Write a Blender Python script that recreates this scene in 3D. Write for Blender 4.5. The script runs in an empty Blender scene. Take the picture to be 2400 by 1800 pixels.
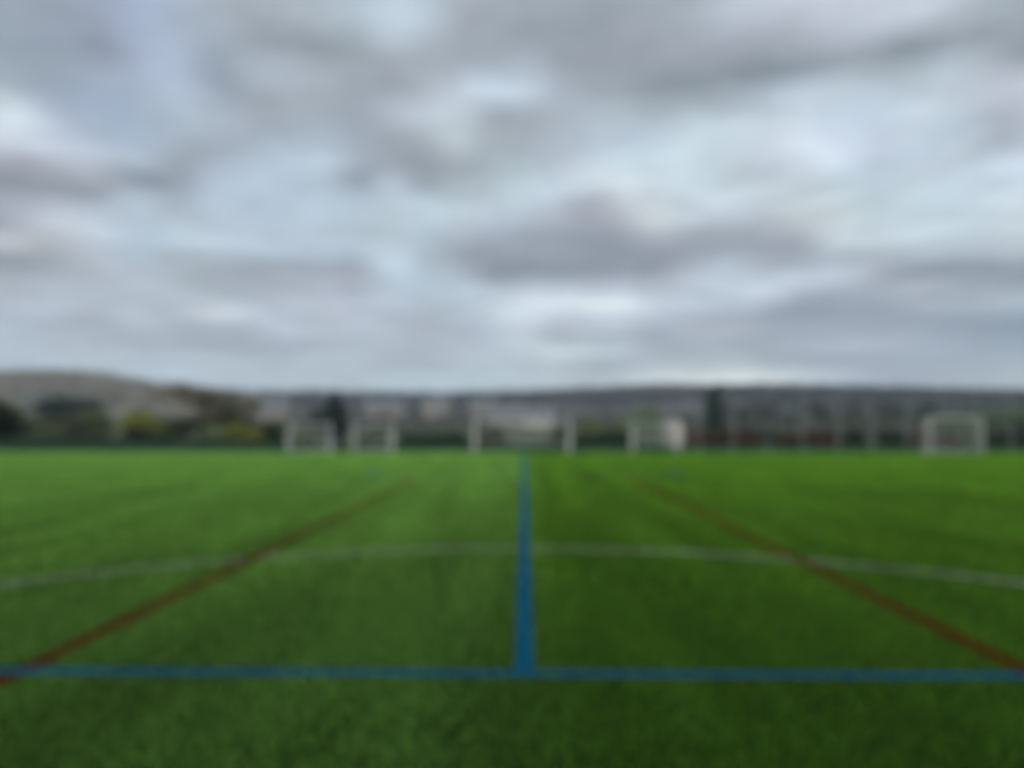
import bpy, math, random
import numpy as np
from mathutils import Vector, Matrix

random.seed(7)
rng = np.random.default_rng(7)
D = bpy.data
SC = bpy.context.scene
C = SC.collection
R = math.radians

# ------------------------------------------------------------------ camera
CAM_H = 1.70
F = 1803.0                      # focal length in pixels of the 2400 px wide photo
PITCH, YAW = R(3.14), R(0.89)
cam_d = D.cameras.new("camera")
cam = D.objects.new("camera", cam_d)
C.objects.link(cam)
cam.location = (0, 0, CAM_H)
cam.rotation_euler = (R(90) + PITCH, 0, YAW)
cam_d.sensor_width = 34.6
cam_d.lens = 34.6 * F / 2400.0
cam_d.clip_start = 0.02
cam_d.clip_end = 12000
cam_d.dof.use_dof = True        # the photo is out of focus everywhere: focused far too near
FOCUS, APERTURE = 0.22, 0.0045
cam_d.dof.focus_distance = FOCUS
cam_d.dof.aperture_fstop = (cam_d.lens / 1000.0) / APERTURE
SC.camera = cam


def ray(px, py):
    """direction of a photo pixel"""
    u, v = (px - 1200) / F, -(py - 900) / F
    x, y, z = u, math.cos(PITCH) - v * math.sin(PITCH), v * math.cos(PITCH) + math.sin(PITCH)
    return (x * math.cos(YAW) - y * math.sin(YAW), x * math.sin(YAW) + y * math.cos(YAW), z)


def wx(px, Y):
    d = ray(px, 999)
    return d[0] / d[1] * Y


def wz(px, py, Y):
    d = ray(px, py)
    return CAM_H + d[2] / d[1] * Y


# ------------------------------------------------------------------ mesh helpers
class MB:
    """collects faces, then links them as ONE mesh object"""

    def __init__(self):
        self.v, self.f = [], []

    def add(self, vs, fs):
        n = len(self.v)
        self.v.extend([tuple(p) for p in vs])
        self.f.extend([tuple(i + n for i in f) for f in fs])
        return self

    def box(self, x0, x1, y0, y1, z0, z1, b=0.0):
        if b <= 0:
            vs = [(x, y, z) for z in (z0, z1) for y in (y0, y1) for x in (x0, x1)]
            return self.add(vs, [(0, 2, 3, 1), (4, 5, 7, 6), (0, 1, 5, 4), (2, 6, 7, 3), (0, 4, 6, 2), (1, 3, 7, 5)])
        ring = lambda i, z: [(x0 + i + b, y0 + i, z), (x1 - i - b, y0 + i, z), (x1 - i, y0 + i + b, z), (x1 - i, y1 - i - b, z),
                             (x1 - i - b, y1 - i, z), (x0 + i + b, y1 - i, z), (x0 + i, y1 - i - b, z), (x0 + i, y0 + i + b, z)]
        vs = ring(b, z0) + ring(0, z0 + b) + ring(0, z1 - b) + ring(b, z1)
        fs = [tuple(range(7, -1, -1)), tuple(range(24, 32))]
        for k in range(3):
            for i in range(8):
                j = (i + 1) % 8
                fs.append((k * 8 + i, k * 8 + j, k * 8 + 8 + j, k * 8 + 8 + i))
        return self.add(vs, fs)

    def tube(self, pts, rs, n=8, cap=True):
        pts = [Vector(p) for p in pts]
        if not isinstance(rs, (list, tuple)):
            rs = [rs] * len(pts)
        vs, fs = [], []
        for i, p in enumerate(pts):
            d = (pts[min(i + 1, len(pts) - 1)] - pts[max(i - 1, 0)]).normalized()
            a = d.cross(Vector((0, 0, 1)) if abs(d.z) < 0.95 else Vector((1, 0, 0))).normalized()
            b = d.cross(a)
            for k in range(n):
                t = 2 * math.pi * k / n
                vs.append(p + (a * math.cos(t) + b * math.sin(t)) * rs[i])
        for i in range(len(pts) - 1):
            for k in range(n):
                j = (k + 1) % n
                fs.append((i * n + k, i * n + j, i * n + n + j, i * n + n + k))
        if cap:
            fs.append(tuple(range(n)))
            fs.append(tuple(range(len(pts) * n - n, len(pts) * n)))
        return self.add(vs, fs)

    def build(self, name, mat, parent=None, smooth=False):
        me = D.meshes.new(name)
        me.from_pydata(self.v, [], self.f)
        me.update()
        if smooth:
            me.polygons.foreach_set("use_smooth", [True] * len(me.polygons))
        return link(name, me, mat, parent)


def link(name, me, mat, parent=None):
    if mat:
        me.materials.append(mat)
    o = D.objects.new(name, me)
    C.objects.link(o)
    if parent:
        o.parent = parent
    return o


def np_mesh(name, V, nq, mat, parent=None):
    """V: (n*4, 3) vertices of n loose quads"""
    me = D.meshes.new(name)
    me.vertices.add(len(V))
    me.vertices.foreach_set("co", V.astype(np.float32).ravel())
    me.loops.add(nq * 4)
    me.loops.foreach_set("vertex_index", np.arange(nq * 4, dtype=np.int32))
    me.polygons.add(nq)
    me.polygons.foreach_set("loop_start", np.arange(0, nq * 4, 4, dtype=np.int32))
    me.polygons.foreach_set("loop_total", np.full(nq, 4, dtype=np.int32))
    me.update(calc_edges=True)
    return link(name, me, mat, parent)


def leaf_quads(P, size, aspect=0.6, var=0.5):
    n = len(P)
    a = rng.normal(size=(n, 3)); a /= np.linalg.norm(a, axis=1)[:, None]
    b = rng.normal(size=(n, 3)); b -= (a * b).sum(1)[:, None] * a; b /= np.linalg.norm(b, axis=1)[:, None]
    s = (size * (1 - var / 2 + var * rng.random(n)))[:, None]
    a = a * s; b = b * s * aspect
    return np.stack([P - a, P - b, P + a, P + b], 1).reshape(-1, 3)


def blob_points(blobs, n):
    """points through a set of ellipsoids (cx,cy,cz,rx,ry,rz), denser towards their outside"""
    B = np.array(blobs, float)
    w = B[:, 3] * B[:, 4] * B[:, 5]; w = w ** 0.8; w /= w.sum()
    k = rng.choice(len(B), n, p=w)
    d = rng.normal(size=(n, 3)); d /= np.linalg.norm(d, axis=1)[:, None]
    r = rng.random(n)[:, None] ** 0.45 * (0.85 + 0.3 * rng.random((n, 1)))
    return B[k, :3] + d * r * B[k, 3:]


def empty(name, loc, label=None, cat=None, group=None, rz=0):
    o = D.objects.new(name, None)
    C.objects.link(o)
    o.location = loc
    o.rotation_euler = (0, 0, rz)
    o.empty_display_size = 0.3
    tag(o, label, cat, group)
    return o


def tag(o, label=None, cat=None, group=None, kind=None):
    if label: o["label"] = label
    if cat: o["category"] = cat
    if group: o["group"] = group
    if kind: o["kind"] = kind
    return o


def copy_tree(o, parent=None):
    c = o.copy()
    C.objects.link(c)
    c.parent = parent
    for ch in list(o.children):
        copy_tree(ch, c)
    return c


# ------------------------------------------------------------------ materials
def srgb(r, g, b):
    f = lambda c: ((c / 255 + 0.055) / 1.055) ** 2.4 if c > 10 else c / 255 / 12.92
    return (f(r), f(g), f(b))


def new_mat(name):
    m = D.materials.new(name)
    m.use_nodes = True
    nt = m.node_tree
    return m, nt, nt.nodes["Principled BSDF"]


def N(nt, t, **kw):
    n = nt.nodes.new(t)
    for k, v in kw.items():
        setattr(n, k, v)
    return n


def noisy(name, c1, c2, scale=4.0, rough=0.7, bump=0.0, detail=6, island=0.0, coords="Object", spec=0.3):
    m, nt, p = new_mat(name)
    tc = N(nt, "ShaderNodeTexCoord")
    no = N(nt, "ShaderNodeTexNoise")
    no.inputs["Scale"].default_value = scale
    no.inputs["Detail"].default_value = detail
    nt.links.new(tc.outputs[coords], no.inputs["Vector"])
    rp = N(nt, "ShaderNodeValToRGB")
    rp.color_ramp.elements[0].position = 0.32; rp.color_ramp.elements[0].color = (*c1, 1)
    rp.color_ramp.elements[1].position = 0.68; rp.color_ramp.elements[1].color = (*c2, 1)
    fac = no.outputs["Fac"]
    if island > 0:
        g = N(nt, "ShaderNodeNewGeometry")
        ma = N(nt, "ShaderNodeMath", operation="MULTIPLY_ADD")
        ma.inputs[1].default_value = island; ma.inputs[2].default_value = -island / 2
        nt.links.new(g.outputs["Random Per Island"], ma.inputs[0])
        ad = N(nt, "ShaderNodeMath", operation="ADD")
        nt.links.new(fac, ad.inputs[0]); nt.links.new(ma.outputs[0], ad.inputs[1])
        fac = ad.outputs[0]
    nt.links.new(fac, rp.inputs["Fac"])
    nt.links.new(rp.outputs["Color"], p.inputs["Base Color"])
    p.inputs["Roughness"].default_value = rough
    p.inputs["Specular IOR Level"].default_value = spec
    if bump > 0:
        bm = N(nt, "ShaderNodeBump")
        bm.inputs["Strength"].default_value = bump
        nt.links.new(no.outputs["Fac"], bm.inputs["Height"])
        nt.links.new(bm.outputs["Normal"], p.inputs["Normal"])
    return m



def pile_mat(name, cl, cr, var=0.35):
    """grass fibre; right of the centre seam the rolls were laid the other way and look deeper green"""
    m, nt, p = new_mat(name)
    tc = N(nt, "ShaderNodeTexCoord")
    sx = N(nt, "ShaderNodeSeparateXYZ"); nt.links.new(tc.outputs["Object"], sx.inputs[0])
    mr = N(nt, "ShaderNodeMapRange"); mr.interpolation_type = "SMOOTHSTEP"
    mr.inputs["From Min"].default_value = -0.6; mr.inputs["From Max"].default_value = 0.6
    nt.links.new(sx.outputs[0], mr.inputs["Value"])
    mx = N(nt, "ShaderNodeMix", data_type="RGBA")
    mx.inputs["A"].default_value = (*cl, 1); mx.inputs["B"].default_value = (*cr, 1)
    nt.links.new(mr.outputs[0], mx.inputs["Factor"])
    big = N(nt, "ShaderNodeTexNoise"); big.inputs["Scale"].default_value = 1.1; big.inputs["Detail"].default_value = 5
    mp = N(nt, "ShaderNodeMapping"); mp.inputs["Scale"].default_value = (1, 0.12, 1)       # drag-brush streaks along the pitch
    nt.links.new(tc.outputs["Object"], mp.inputs["Vector"]); nt.links.new(mp.outputs[0], big.inputs["Vector"])
    g = N(nt, "ShaderNodeNewGeometry")
    m1 = N(nt, "ShaderNodeMapRange"); m1.inputs["From Min"].default_value = 0.3; m1.inputs["From Max"].default_value = 0.7
    m1.inputs["To Min"].default_value = 0.72; m1.inputs["To Max"].default_value = 1.28
    nt.links.new(big.outputs["Fac"], m1.inputs["Value"])
    m2 = N(nt, "ShaderNodeMapRange")
    m2.inputs["To Min"].default_value = 1 - var; m2.inputs["To Max"].default_value = 1 + var
    nt.links.new(g.outputs["Random Per Island"], m2.inputs["Value"])
    mu = N(nt, "ShaderNodeMath", operation="MULTIPLY")
    nt.links.new(m1.outputs[0], mu.inputs[0]); nt.links.new(m2.outputs[0], mu.inputs[1])
    sc = N(nt, "ShaderNodeVectorMath", operation="SCALE")
    nt.links.new(mx.outputs["Result"], sc.inputs[0]); nt.links.new(mu.outputs[0], sc.inputs["Scale"])
    nt.links.new(sc.outputs[0], p.inputs["Base Color"])
    p.inputs["Roughness"].default_value = 0.6
    p.inputs["Specular IOR Level"].default_value = 0.12
    tr = N(nt, "ShaderNodeBsdfTranslucent")
    nt.links.new(sc.outputs[0], tr.inputs["Color"])
    ms = N(nt, "ShaderNodeMixShader"); ms.inputs[0].default_value = 0.4      # thin fibre lets light through
    nt.links.new(p.outputs[0], ms.inputs[1]); nt.links.new(tr.outputs[0], ms.inputs[2])
    nt.links.new(ms.outputs[0], nt.nodes["Material Output"].inputs["Surface"])
    return m


M_CRUMB = noisy("rubber_infill", (0.0015, 0.004, 0.0012), (0.004, 0.009, 0.003), 60, 0.95, 0.4, spec=0.0)
M_BLUE_BASE = noisy("blue_rubber_infill", (0.0020, 0.0275, 0.0500), (0.0030, 0.0375, 0.0700), 40, 0.95, spec=0.0)
M_RED_BASE = noisy("red_rubber_infill", (0.0200, 0.0032, 0.0016), (0.0280, 0.0048, 0.0024), 40, 0.95, spec=0.0)
M_WHITE_BASE = noisy("pale_rubber_infill", (0.0270, 0.0300, 0.0240), (0.0420, 0.0450, 0.0360), 40, 0.95, spec=0.0)
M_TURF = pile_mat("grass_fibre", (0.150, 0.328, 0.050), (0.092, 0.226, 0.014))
M_BLUE = pile_mat("blue_fibre", (0.006, 0.155, 0.33), (0.006, 0.125, 0.33))
M_RED = pile_mat("red_fibre", (0.17, 0.024, 0.012), (0.15, 0.018, 0.010))
M_WLINE = pile_mat("white_fibre", (0.42, 0.45, 0.37), (0.42, 0.45, 0.37))
M_GROUND = noisy("rough_grass", (0.0158, 0.0270, 0.0067), (0.0315, 0.0450, 0.0135), 0.15, 0.9)
M_WHITE = noisy("white_paint", (0.3128, 0.3312, 0.3266), (0.4232, 0.4370, 0.4324), 3, 0.6)
M_NET = noisy("white_net_cord", (0.40, 0.42, 0.42), (0.52, 0.53, 0.52), 3, 0.8)
M_FENCE = noisy("green_coated_steel", (0.0048, 0.0210, 0.0144), (0.0084, 0.0300, 0.0204), 2, 0.8, spec=0.1)
M_GALV = noisy("galvanised_post", (0.090, 0.100, 0.104), (0.125, 0.136, 0.140), 2, 0.8, spec=0.1)
M_BOARD = noisy("dark_green_board", (0.0044, 0.0220, 0.0121), (0.0088, 0.0341, 0.0187), 1.5, 0.6)
M_BARK = noisy("bark", (0.05, 0.042, 0.03), (0.11, 0.095, 0.07), 6, 0.9, 0.3)
M_TWIG = noisy("grey_brown_twigs", (0.0843, 0.0788, 0.0585), (0.1462, 0.1350, 0.1013), 0.8, 0.9)
M_GREYTWIG = noisy("grey_twigs", (0.050, 0.053, 0.055), (0.085, 0.088, 0.088), 0.8, 0.9)
M_STONE = noisy("grey_stone_wall", (0.105, 0.100, 0.092), (0.165, 0.158, 0.140), 3, 0.85, 0.2)
M_CREAM = noisy("cream_render", (0.2250, 0.2160, 0.1935), (0.2790, 0.2655, 0.2385), 2, 0.8)
M_SLATE = noisy("slate", (0.045, 0.05, 0.058), (0.10, 0.105, 0.115), 5, 0.6)
M_GLASS = noisy("window_glass", (0.03, 0.035, 0.04), (0.06, 0.07, 0.08), 1, 0.1, spec=0.5)
M_DOOR = noisy("painted_door", (0.06, 0.10, 0.09), (0.10, 0.14, 0.12), 2, 0.5)
M_HUT = noisy("white_weatherboard", (0.1722, 0.1664, 0.1521), (0.2409, 0.2295, 0.2093), 3, 0.6)


def leafmat(name, c1, c2, scale=1.2, isl=0.5):
    return noisy(name, c1, c2, scale, 0.6, island=isl, spec=0.25)


L_DARK = leafmat("dark_evergreen_leaves", (0.0063, 0.0119, 0.0056), (0.0196, 0.0294, 0.0119))
L_TEAL = leafmat("blue_green_needles", (0.0122, 0.0264, 0.0244), (0.0325, 0.0528, 0.0467))
L_BROWN = leafmat("dark_brown_leaves", (0.019, 0.022, 0.008), (0.048, 0.053, 0.022))
L_OLIVE = leafmat("olive_leaves", (0.0425, 0.0586, 0.0236), (0.0945, 0.1181, 0.0567))
L_YELLOW = leafmat("yellow_green_leaves", (0.060, 0.078, 0.007), (0.150, 0.155, 0.020))
L_PALE = leafmat("pale_green_leaves", (0.0480, 0.0800, 0.0400), (0.1040, 0.1520, 0.0800))
L_RED = leafmat("copper_leaves", (0.036, 0.013, 0.009), (0.095, 0.036, 0.024))
L_HEDGE = leafmat("hedge_leaves", (0.0060, 0.0180, 0.0048), (0.0180, 0.0360, 0.0108))
L_HILL = leafmat("hill_canopy", (0.0700, 0.0700, 0.0620), (0.2000, 0.1940, 0.1680), 0.02, 0.45)
L_RIDGE = leafmat("ridge_canopy", (0.0110, 0.0143, 0.0154), (0.0248, 0.0275, 0.0264), 0.01, 0.6)

# ------------------------------------------------------------------ terrain
def smooth(t):
    t = min(1.0, max(0.0, t))
    return t * t * (3 - 2 * t)


def gh(x, y):
    """valley floor"""
    return -0.02 + 0.016 * max(0.0, y - 95) * smooth((y - 95) / 120) - 0.00001 * max(0, y - 600) ** 2 * 0.2


LEFT_SKY = [(-1500, 880), (-600, 862), (0, 884), (100, 880), (200, 884), (290, 892), (350, 906), (420, 916), (500, 926), (580, 940), (680, 968), (800, 990), (1000, 1010)]
FAR_SKY = [(-1500, 930), (0, 930), (400, 928), (560, 926), (700, 926), (900, 929), (1100, 928), (1250, 924), (1400, 916), (1520, 910), (1750, 909), (1950, 911), (2100, 915), (2250, 921), (2400, 926), (3000, 930), (4200, 930)]


def interp(tab, x):
    if x <= tab[0][0]: return tab[0][1]
    for (a, b), (c, d) in zip(tab, tab[1:]):
        if x <= c: return b + (d - b) * (x - a) / (c - a)
    return tab[-1][1]


def make_hill(name, sky, Y0, Yr, Y1, px0, px1, npx, ny, mat, rough, canopy):
    """a real ridge Yr metres off: its height along the ridge follows the skyline table"""
    us, ridge = [], []
    for i in range(npx + 1):
        px = px0 + (px1 - px0) * i / npx
        us.append(wx(px, 1.0))
        ridge.append(wz(px, interp(sky, px) + canopy, Yr))
    for _ in range(2):
        ridge = [ridge[0]] + [(ridge[k - 1] + 2 * ridge[k] + ridge[k + 1]) / 4 for k in range(1, len(ridge) - 1)] + [ridge[-1]]
    ph = rng.random(6) * 6.28

    def h(i_f, Y):
        i = int(min(max(i_f, 0), npx - 1e-6)); t = i_f - i
        H = ridge[i] * (1 - t) + ridge[min(i + 1, npx)] * t
        s = (Y - Y0) / (Yr - Y0)
        s = smooth(s) * 0.6 + 0.4 * max(0, min(1, s)) if Y <= Yr else 1 - 0.25 * smooth((Y - Yr) / (Y1 - Yr))
        b = (math.sin(i_f * 0.31 + Y * 0.011 + ph[0]) + math.sin(i_f * 0.83 - Y * 0.017 + ph[1]) + math.sin(Y * 0.029 + ph[2])) * rough
        return -6 + (H + 6) * s + b * smooth((Y - Y0) / (Yr - Y0) * 3) * (1 - 0.8 * smooth((Y - Y0) / (Yr - Y0) * 1.3 - 0.3))
    mb = MB()
    for j in range(ny + 1):
        Y = Y0 + (Y1 - Y0) * j / ny
        for i in range(npx + 1):
            mb.v.append((us[i] * Y, Y, h(i, Y)))
    w = npx + 1
    for j in range(ny):
        for i in range(npx):
            mb.f.append((j * w + i, j * w + i + 1, j * w + w + i + 1, j * w + w + i))
    o = mb.build(name, mat, smooth=True)
    tag(o, kind="structure")

    def at(px, Y):
        f = (px - px0) / (px1 - px0) * npx
        return Vector((wx(px, Y), Y, h(f, Y)))
    return o, at


M_HILL = noisy("hill_grass_and_scrub", (0.055, 0.055, 0.042), (0.13, 0.125, 0.10), 0.022, 0.95, detail=8)
M_RIDGE = noisy("ridge_moor", (0.0210, 0.0240, 0.0240), (0.0450, 0.0450, 0.0408), 0.010, 0.95, detail=8)
left_hill, left_at = make_hill("hill", LEFT_SKY, 160, 620, 1000, -1500, 1100, 90, 50, M_HILL, 1.2, 6)
far_hill, far_at = make_hill("hill", FAR_SKY, 420, 1700, 2600, -1800, 4200, 130, 60, M_RIDGE, 3.0, 5)

# ground sheet out to the horizon
xs = [-4200, -2500, -1200, -600, -300, -150, -80, -40, 0, 40, 80, 150, 300, 600, 1200, 2500, 4200]
ys = [-600, -200, -60, 0, 50, 90, 110, 130, 160, 200, 260, 340, 450, 600, 900, 1500, 2500, 4200]
g = MB()
for y in ys:
    for x in xs:
        g.v.append((x, y, gh(x, y)))
for j in range(len(ys) - 1):
    for i in range(len(xs) - 1):
        a = j * len(xs) + i
        g.f.append((a, a + 1, a + len(xs) + 1, a + len(xs)))
tag(g.build("ground", M_GROUND), kind="structure")

# ------------------------------------------------------------------ the pitch and its lines
FENCE_Y = 50.6
AR, AC, LW = 7.48, 3.29, 0.15
PILE, COVER = 0.024, 0.16          # exposed fibre height, fibre width x height x number per square metre
LINES = {}                          # line -> (name, material, base sheet, inside test)


def rect(x0, x1, y0, y1):
    return lambda x, y: (x > x0) & (x < x1) & (y > y0) & (y < y1)


def rect_sheet(x0, x1, y0, y1, z):
    return [(x0, y0, z), (x1, y0, z), (x1, y1, z), (x0, y1, z)], [(0, 1, 2, 3)]


lines = []                          # in the order the fibres were cut in: the first one wins a crossing
for x0, x1, y0, y1, z, nm in ((-30, 30, 5.31, 5.42, 0.012, "blue_line"), (-0.062, 0.062, 5.42, 48.8, 0.012, "blue_line"),
                              (-5.30, 5.30, 27.5, 27.62, 0.012, "blue_line"),
                              (-5.56, -5.30, 26.9, 28.5, 0.016, "blue_corner_mark"), (5.30, 5.56, 26.9, 28.5, 0.016, "blue_corner_mark")):
    lines.append((nm, (M_BLUE_BASE, M_BLUE), rect_sheet(x0, x1, y0, y1, z), rect(x0, x1, y0, y1)))
for s in (-1, 1):
    r_ = (s * 3.48 - 0.06, s * 3.48 + 0.06, -20, 25.0)
    lines.append(("red_line", (M_RED_BASE, M_RED), rect_sheet(*r_, 0.008), rect(*r_)))
av, af, n = [], [], 180
for k in range(n):
    t = 2 * math.pi * k / n
    for r in (AR - LW / 2, AR + LW / 2):
        av.append((math.cos(t) * r, AC + math.sin(t) * r, 0.004))
    a, b = 2 * k, 2 * ((k + 1) % n)
    af.append((a, a + 1, b + 1, b))
lines.append(("white_circle_line", (M_WHITE_BASE, M_WLINE), (av, af), lambda x, y: np.abs(np.hypot(x, y - AC) - AR) < LW / 2))

# fibres: fine near the camera, coarser tufts farther off, the same cover everywhere
FP, FW = [], []
for y0, y1, w in ((0.8, 8.0, 0.0022), (8.0, 20.0, 0.006), (20.0, FENCE_Y, 0.022)):
    nm2 = COVER / (w * PILE)
    half = 0.80 * y1 + 2.0
    st_ = nm2 ** -0.5                       # tufts stand in rows, a little off their places
    gx, gy = np.meshgrid(np.arange(-half, half, st_), np.arange(y0, y1, st_))
    x = gx.ravel() + (rng.random(gx.size) - 0.5) * st_ * 1.1; y = gy.ravel() + (rng.random(gx.size) - 0.5) * st_ * 1.1
    cnt = len(x)
    k = y < FENCE_Y
    k &= np.abs(x) < 0.80 * y + 2.0
    # thin and thick patches left by play
    k &= rng.random(cnt) < 0.92 + 0.05 * np.sin(x * 2.1 + 1.3 * np.sin(y * 0.9)) + 0.03 * np.sin(x * 7.3 + 1.1 * np.sin(y * 0.6))
    FP.append(np.stack([x[k], y[k]], 1)); FW.append(np.full(k.sum(), w))
FP, FW = np.concatenate(FP), np.concatenate(FW)


def fibre_mesh(name, P, w, base, mats):
    n = len(P)
    a = rng.random(n) * 6.283
    ux, uy = np.cos(a) * w / 2, np.sin(a) * w / 2
    h = PILE * (0.75 + 0.5 * rng.random(n))
    lean = rng.normal(size=(n, 2)) * 0.010
    z0 = np.zeros(n)
    q = np.stack([np.stack([P[:, 0] - ux, P[:, 1] - uy, z0], 1), np.stack([P[:, 0] + ux, P[:, 1] + uy, z0], 1),
                  np.stack([P[:, 0] + ux * .6 + lean[:, 0], P[:, 1] + uy * .6 + lean[:, 1], h], 1),
                  np.stack([P[:, 0] - ux * .6 + lean[:, 0], P[:, 1] - uy * .6 + lean[:, 1], h], 1)], 1).reshape(-1, 3)
    bv, bf = base
    nb = len(bv); nf = len(bf)
    V = np.concatenate([np.array(bv, float), q])
    me = D.meshes.new(name)
    me.vertices.add(len(V)); me.vertices.foreach_set("co", V.astype(np.float32).ravel())
    idx = np.concatenate([np.array(bf).ravel(), np.arange(nb, nb + 4 * n)]).astype(np.int32)
    me.loops.add(len(idx)); me.loops.foreach_set("vertex_index", idx)
    me.polygons.add(nf + n)
    me.polygons.foreach_set("loop_start", np.arange(0, 4 * (nf + n), 4, dtype=np.int32))
    me.polygons.foreach_set("loop_total", np.full(nf + n, 4, dtype=np.int32))
    me.materials.append(mats[0]); me.materials.append(mats[1])
    me.polygons.foreach_set("material_index", np.concatenate([np.zeros(nf), np.ones(n)]).astype(np.int32))
    me.update(calc_edges=True)
    return tag(link(name, me, None), kind="structure")


free = np.ones(len(FP), bool)
for nm, mat, base, test in lines:
    k = free & test(FP[:, 0], FP[:, 1])
    free &= ~k
    fibre_mesh(nm, FP[k], FW[k], base, mat)
fibre_mesh("artificial_pitch", FP[free], FW[free], rect_sheet(-52, 52, -45, FENCE_Y, 0.0), (M_CRUMB, M_TURF))

# ------------------------------------------------------------------ goals
def goal(px0, px1, Y, H, depth, label, rz=0.0):
    x0, x1 = wx(px0, Y), wx(px1, Y)
    W = abs(x1 - x0)
    root = empty("football_goal", ((x0 + x1) / 2, Y, 0), label, "goal", "white goals along the far end of the pitch", rz)
    r = 0.022
    for s in (-1, 1):
        MB().tube([(s * W / 2, 0, 0.004), (s * W / 2, 0, H + r)], r, 14).build("post", M_WHITE, root, True)
    MB().tube([(-W / 2 + r, 0, H), (W / 2 - r, 0, H)], r, 14).build("crossbar", M_WHITE, root, True)
    top = depth * 0.55
    for s in (-1, 1):
        x = s * W / 2
        MB().tube([(x, r, H), (x, top, H - 0.03), (x, depth, 0.04)], 0.018, 8).build("net_support", M_WHITE, root, True)
        MB().tube([(x, r, 0.04), (x, depth - 0.028, 0.04)], 0.022, 8).build("side_bar", M_WHITE, root, True)
    MB().tube([(-W / 2 + 0.03, depth, 0.04), (W / 2 - 0.03, depth, 0.04)], 0.035, 8).build("back_bar", M_WHITE, root, True)
    # net: a grid of cords over roof, back and sides
    nb = MB()
    t = 0.0026
    step = 0.12
    prof = [(0.05, H - 0.02), (top, H - 0.06), (depth - 0.01, 0.07)]
    segs = []
    for (a, b), (c, d) in zip(prof, prof[1:]):
        L = math.hypot(c - a, d - b); k = max(1, round(L / step))
        for i in range(k): segs.append((a + (c - a) * i / k, b + (d - b) * i / k))
    segs.append(prof[-1])
    sag = lambda x, i: 0.05 * math.sin(i * 0.7 + x * 2)
    nx = round(W / step)
    cord = lambda p, q: nb.tube([p, q], t, 3, False)
    for i in range(nx + 1):
        x = -W / 2 + W * i / nx
        for (a, b), (c, d) in zip(segs, segs[1:]): cord((x, a, b), (x, c, d))
    for (a, b) in segs: cord((-W / 2, a, b), (W / 2, a, b))
    for s in (-1, 1):
        x = s * W / 2
        z = 0.1
        while z < H - 0.05:
            yb = depth - (depth - top) * z / H
            cord((x, 0.05, z), (x, yb, z)); z += step
        y = 0.1
        while y < depth:
            zt = H - 0.05 if y < top else H * (depth - y) / (depth - top)
            if zt > 0.1: cord((x, y, 0.05), (x, y, zt))
            y += step
    nb.build("net", M_NET, root)
    return root


goal(1112, 1336, 48.9, 2.13, 1.9, "large white goal in the middle, facing down the blue line")
goal(676, 772, 49.2, 1.86, 1.2, "small white goal farthest left, beside the low dark olive bushes")
goal(828, 918, 49.4, 1.86, 1.2, "small white goal just left of the long dark green hedge")
goal(1484, 1590, 49.6, 1.95, 1.3, "small white goal in front of the cream hut")
goal(2180, 2302, 48.4, 2.25, 1.6, "white goal near the right edge below pale green trees")

# ------------------------------------------------------------------ fence round the far end
def make_fence(x0, x1, n, H, board, hz, name, label):
    fence = empty(name, ((x0 + x1) / 2, FENCE_Y + 0.1, 0), label, "fence")
    o = (x0 + x1) / 2
    sp = (x1 - x0) / n
    pw = 0.035 if H < 2 else 0.045
    for k in range(n + 1):
        x = x0 + k * sp - o
        MB().box(x - pw, x + pw, -0.035, 0.035, 0, H + 0.05, 0.006).build("post", M_GALV if H > 2 else M_FENCE, fence)
    for k in range(n):
        a, b = x0 + k * sp - o + pw + 0.001, x0 + (k + 1) * sp - o - pw - 0.001
        MB().box(a, b, -0.025, 0.0, 0.02, board, 0.004).build("kick_board", M_BOARD, fence)
        p = MB()
        z = board + 0.03
        while z <= H + 0.001:
            p.box(a, b, -0.010, 0.0, z - 0.005, z + 0.005); z += hz
        nv = round((b - a) / 0.055)
        for i in range(nv + 1):
            x = a + 0.006 + (b - a - 0.012) * i / nv
            p.box(x - 0.0042, x + 0.0042, 0.001, 0.008, board + 0.01, H)
        p.build("mesh_panel", M_FENCE, fence)
        if H > 2:
            MB().box(a, b, -0.03, 0.03, H + 0.003, H + 0.05, 0.004).build("top_rail", M_FENCE, fence)


XT = wx(1640, FENCE_Y)
SPT = 80 / F * FENCE_Y
make_fence(-44.2, XT - 0.10, 22, 1.15, 0.42, 0.17, "perimeter_fence", "low dark green mesh fence with solid lower boards, left and middle of the far edge")
make_fence(XT, XT + 12 * SPT, 12, 4.15, 0.42, 0.20, "ball_stop_fence", "tall dark mesh fence with evenly spaced posts across the right of the far edge")

# ------------------------------------------------------------------ plants
def shrub_blobs(w, d, h, n, z0=0.0, taper=0.5):
    out = []
    for _ in range(n):
        t = random.random()
        s = 1 - taper * t
        rx, rz = w * random.uniform(0.16, 0.30), h * random.uniform(0.14, 0.24)
        out.append((random.uniform(-1, 1) * max(0.0, w / 2 - rx * 0.9) * s, random.uniform(-0.5, 0.5) * d * s,
                    z0 + rz + t * max(0.0, h - z0 - 2 * rz), rx, rx * d / w * 1.1, rz))
    return out


def trunk(root, h, r, spread, nlimb=6, mat=None, base=0.35):
    mb = MB()
    mb.tube([(0, 0, -0.05), (0.03 * h, 0, h * 0.3), (0, 0.02 * h, h * 0.62), (0.02 * h, 0, h * 0.9)], [r * 1.35, r, r * 0.6, r * 0.15], 10)
    for i in range(nlimb):
        a = i * 2.4 + random.random()
        z = h * (base + (0.8 - base) * i / nlimb)
        e = Vector((math.cos(a) * spread, math.sin(a) * spread, z + h * 0.22))
        mb.tube([(0, 0, z), (e.x * 0.5, e.y * 0.5, z + h * 0.08), e], [r * 0.45, r * 0.28, r * 0.08], 6)
    return mb.build("trunk", mat or M_BARK, root, True)


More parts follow.
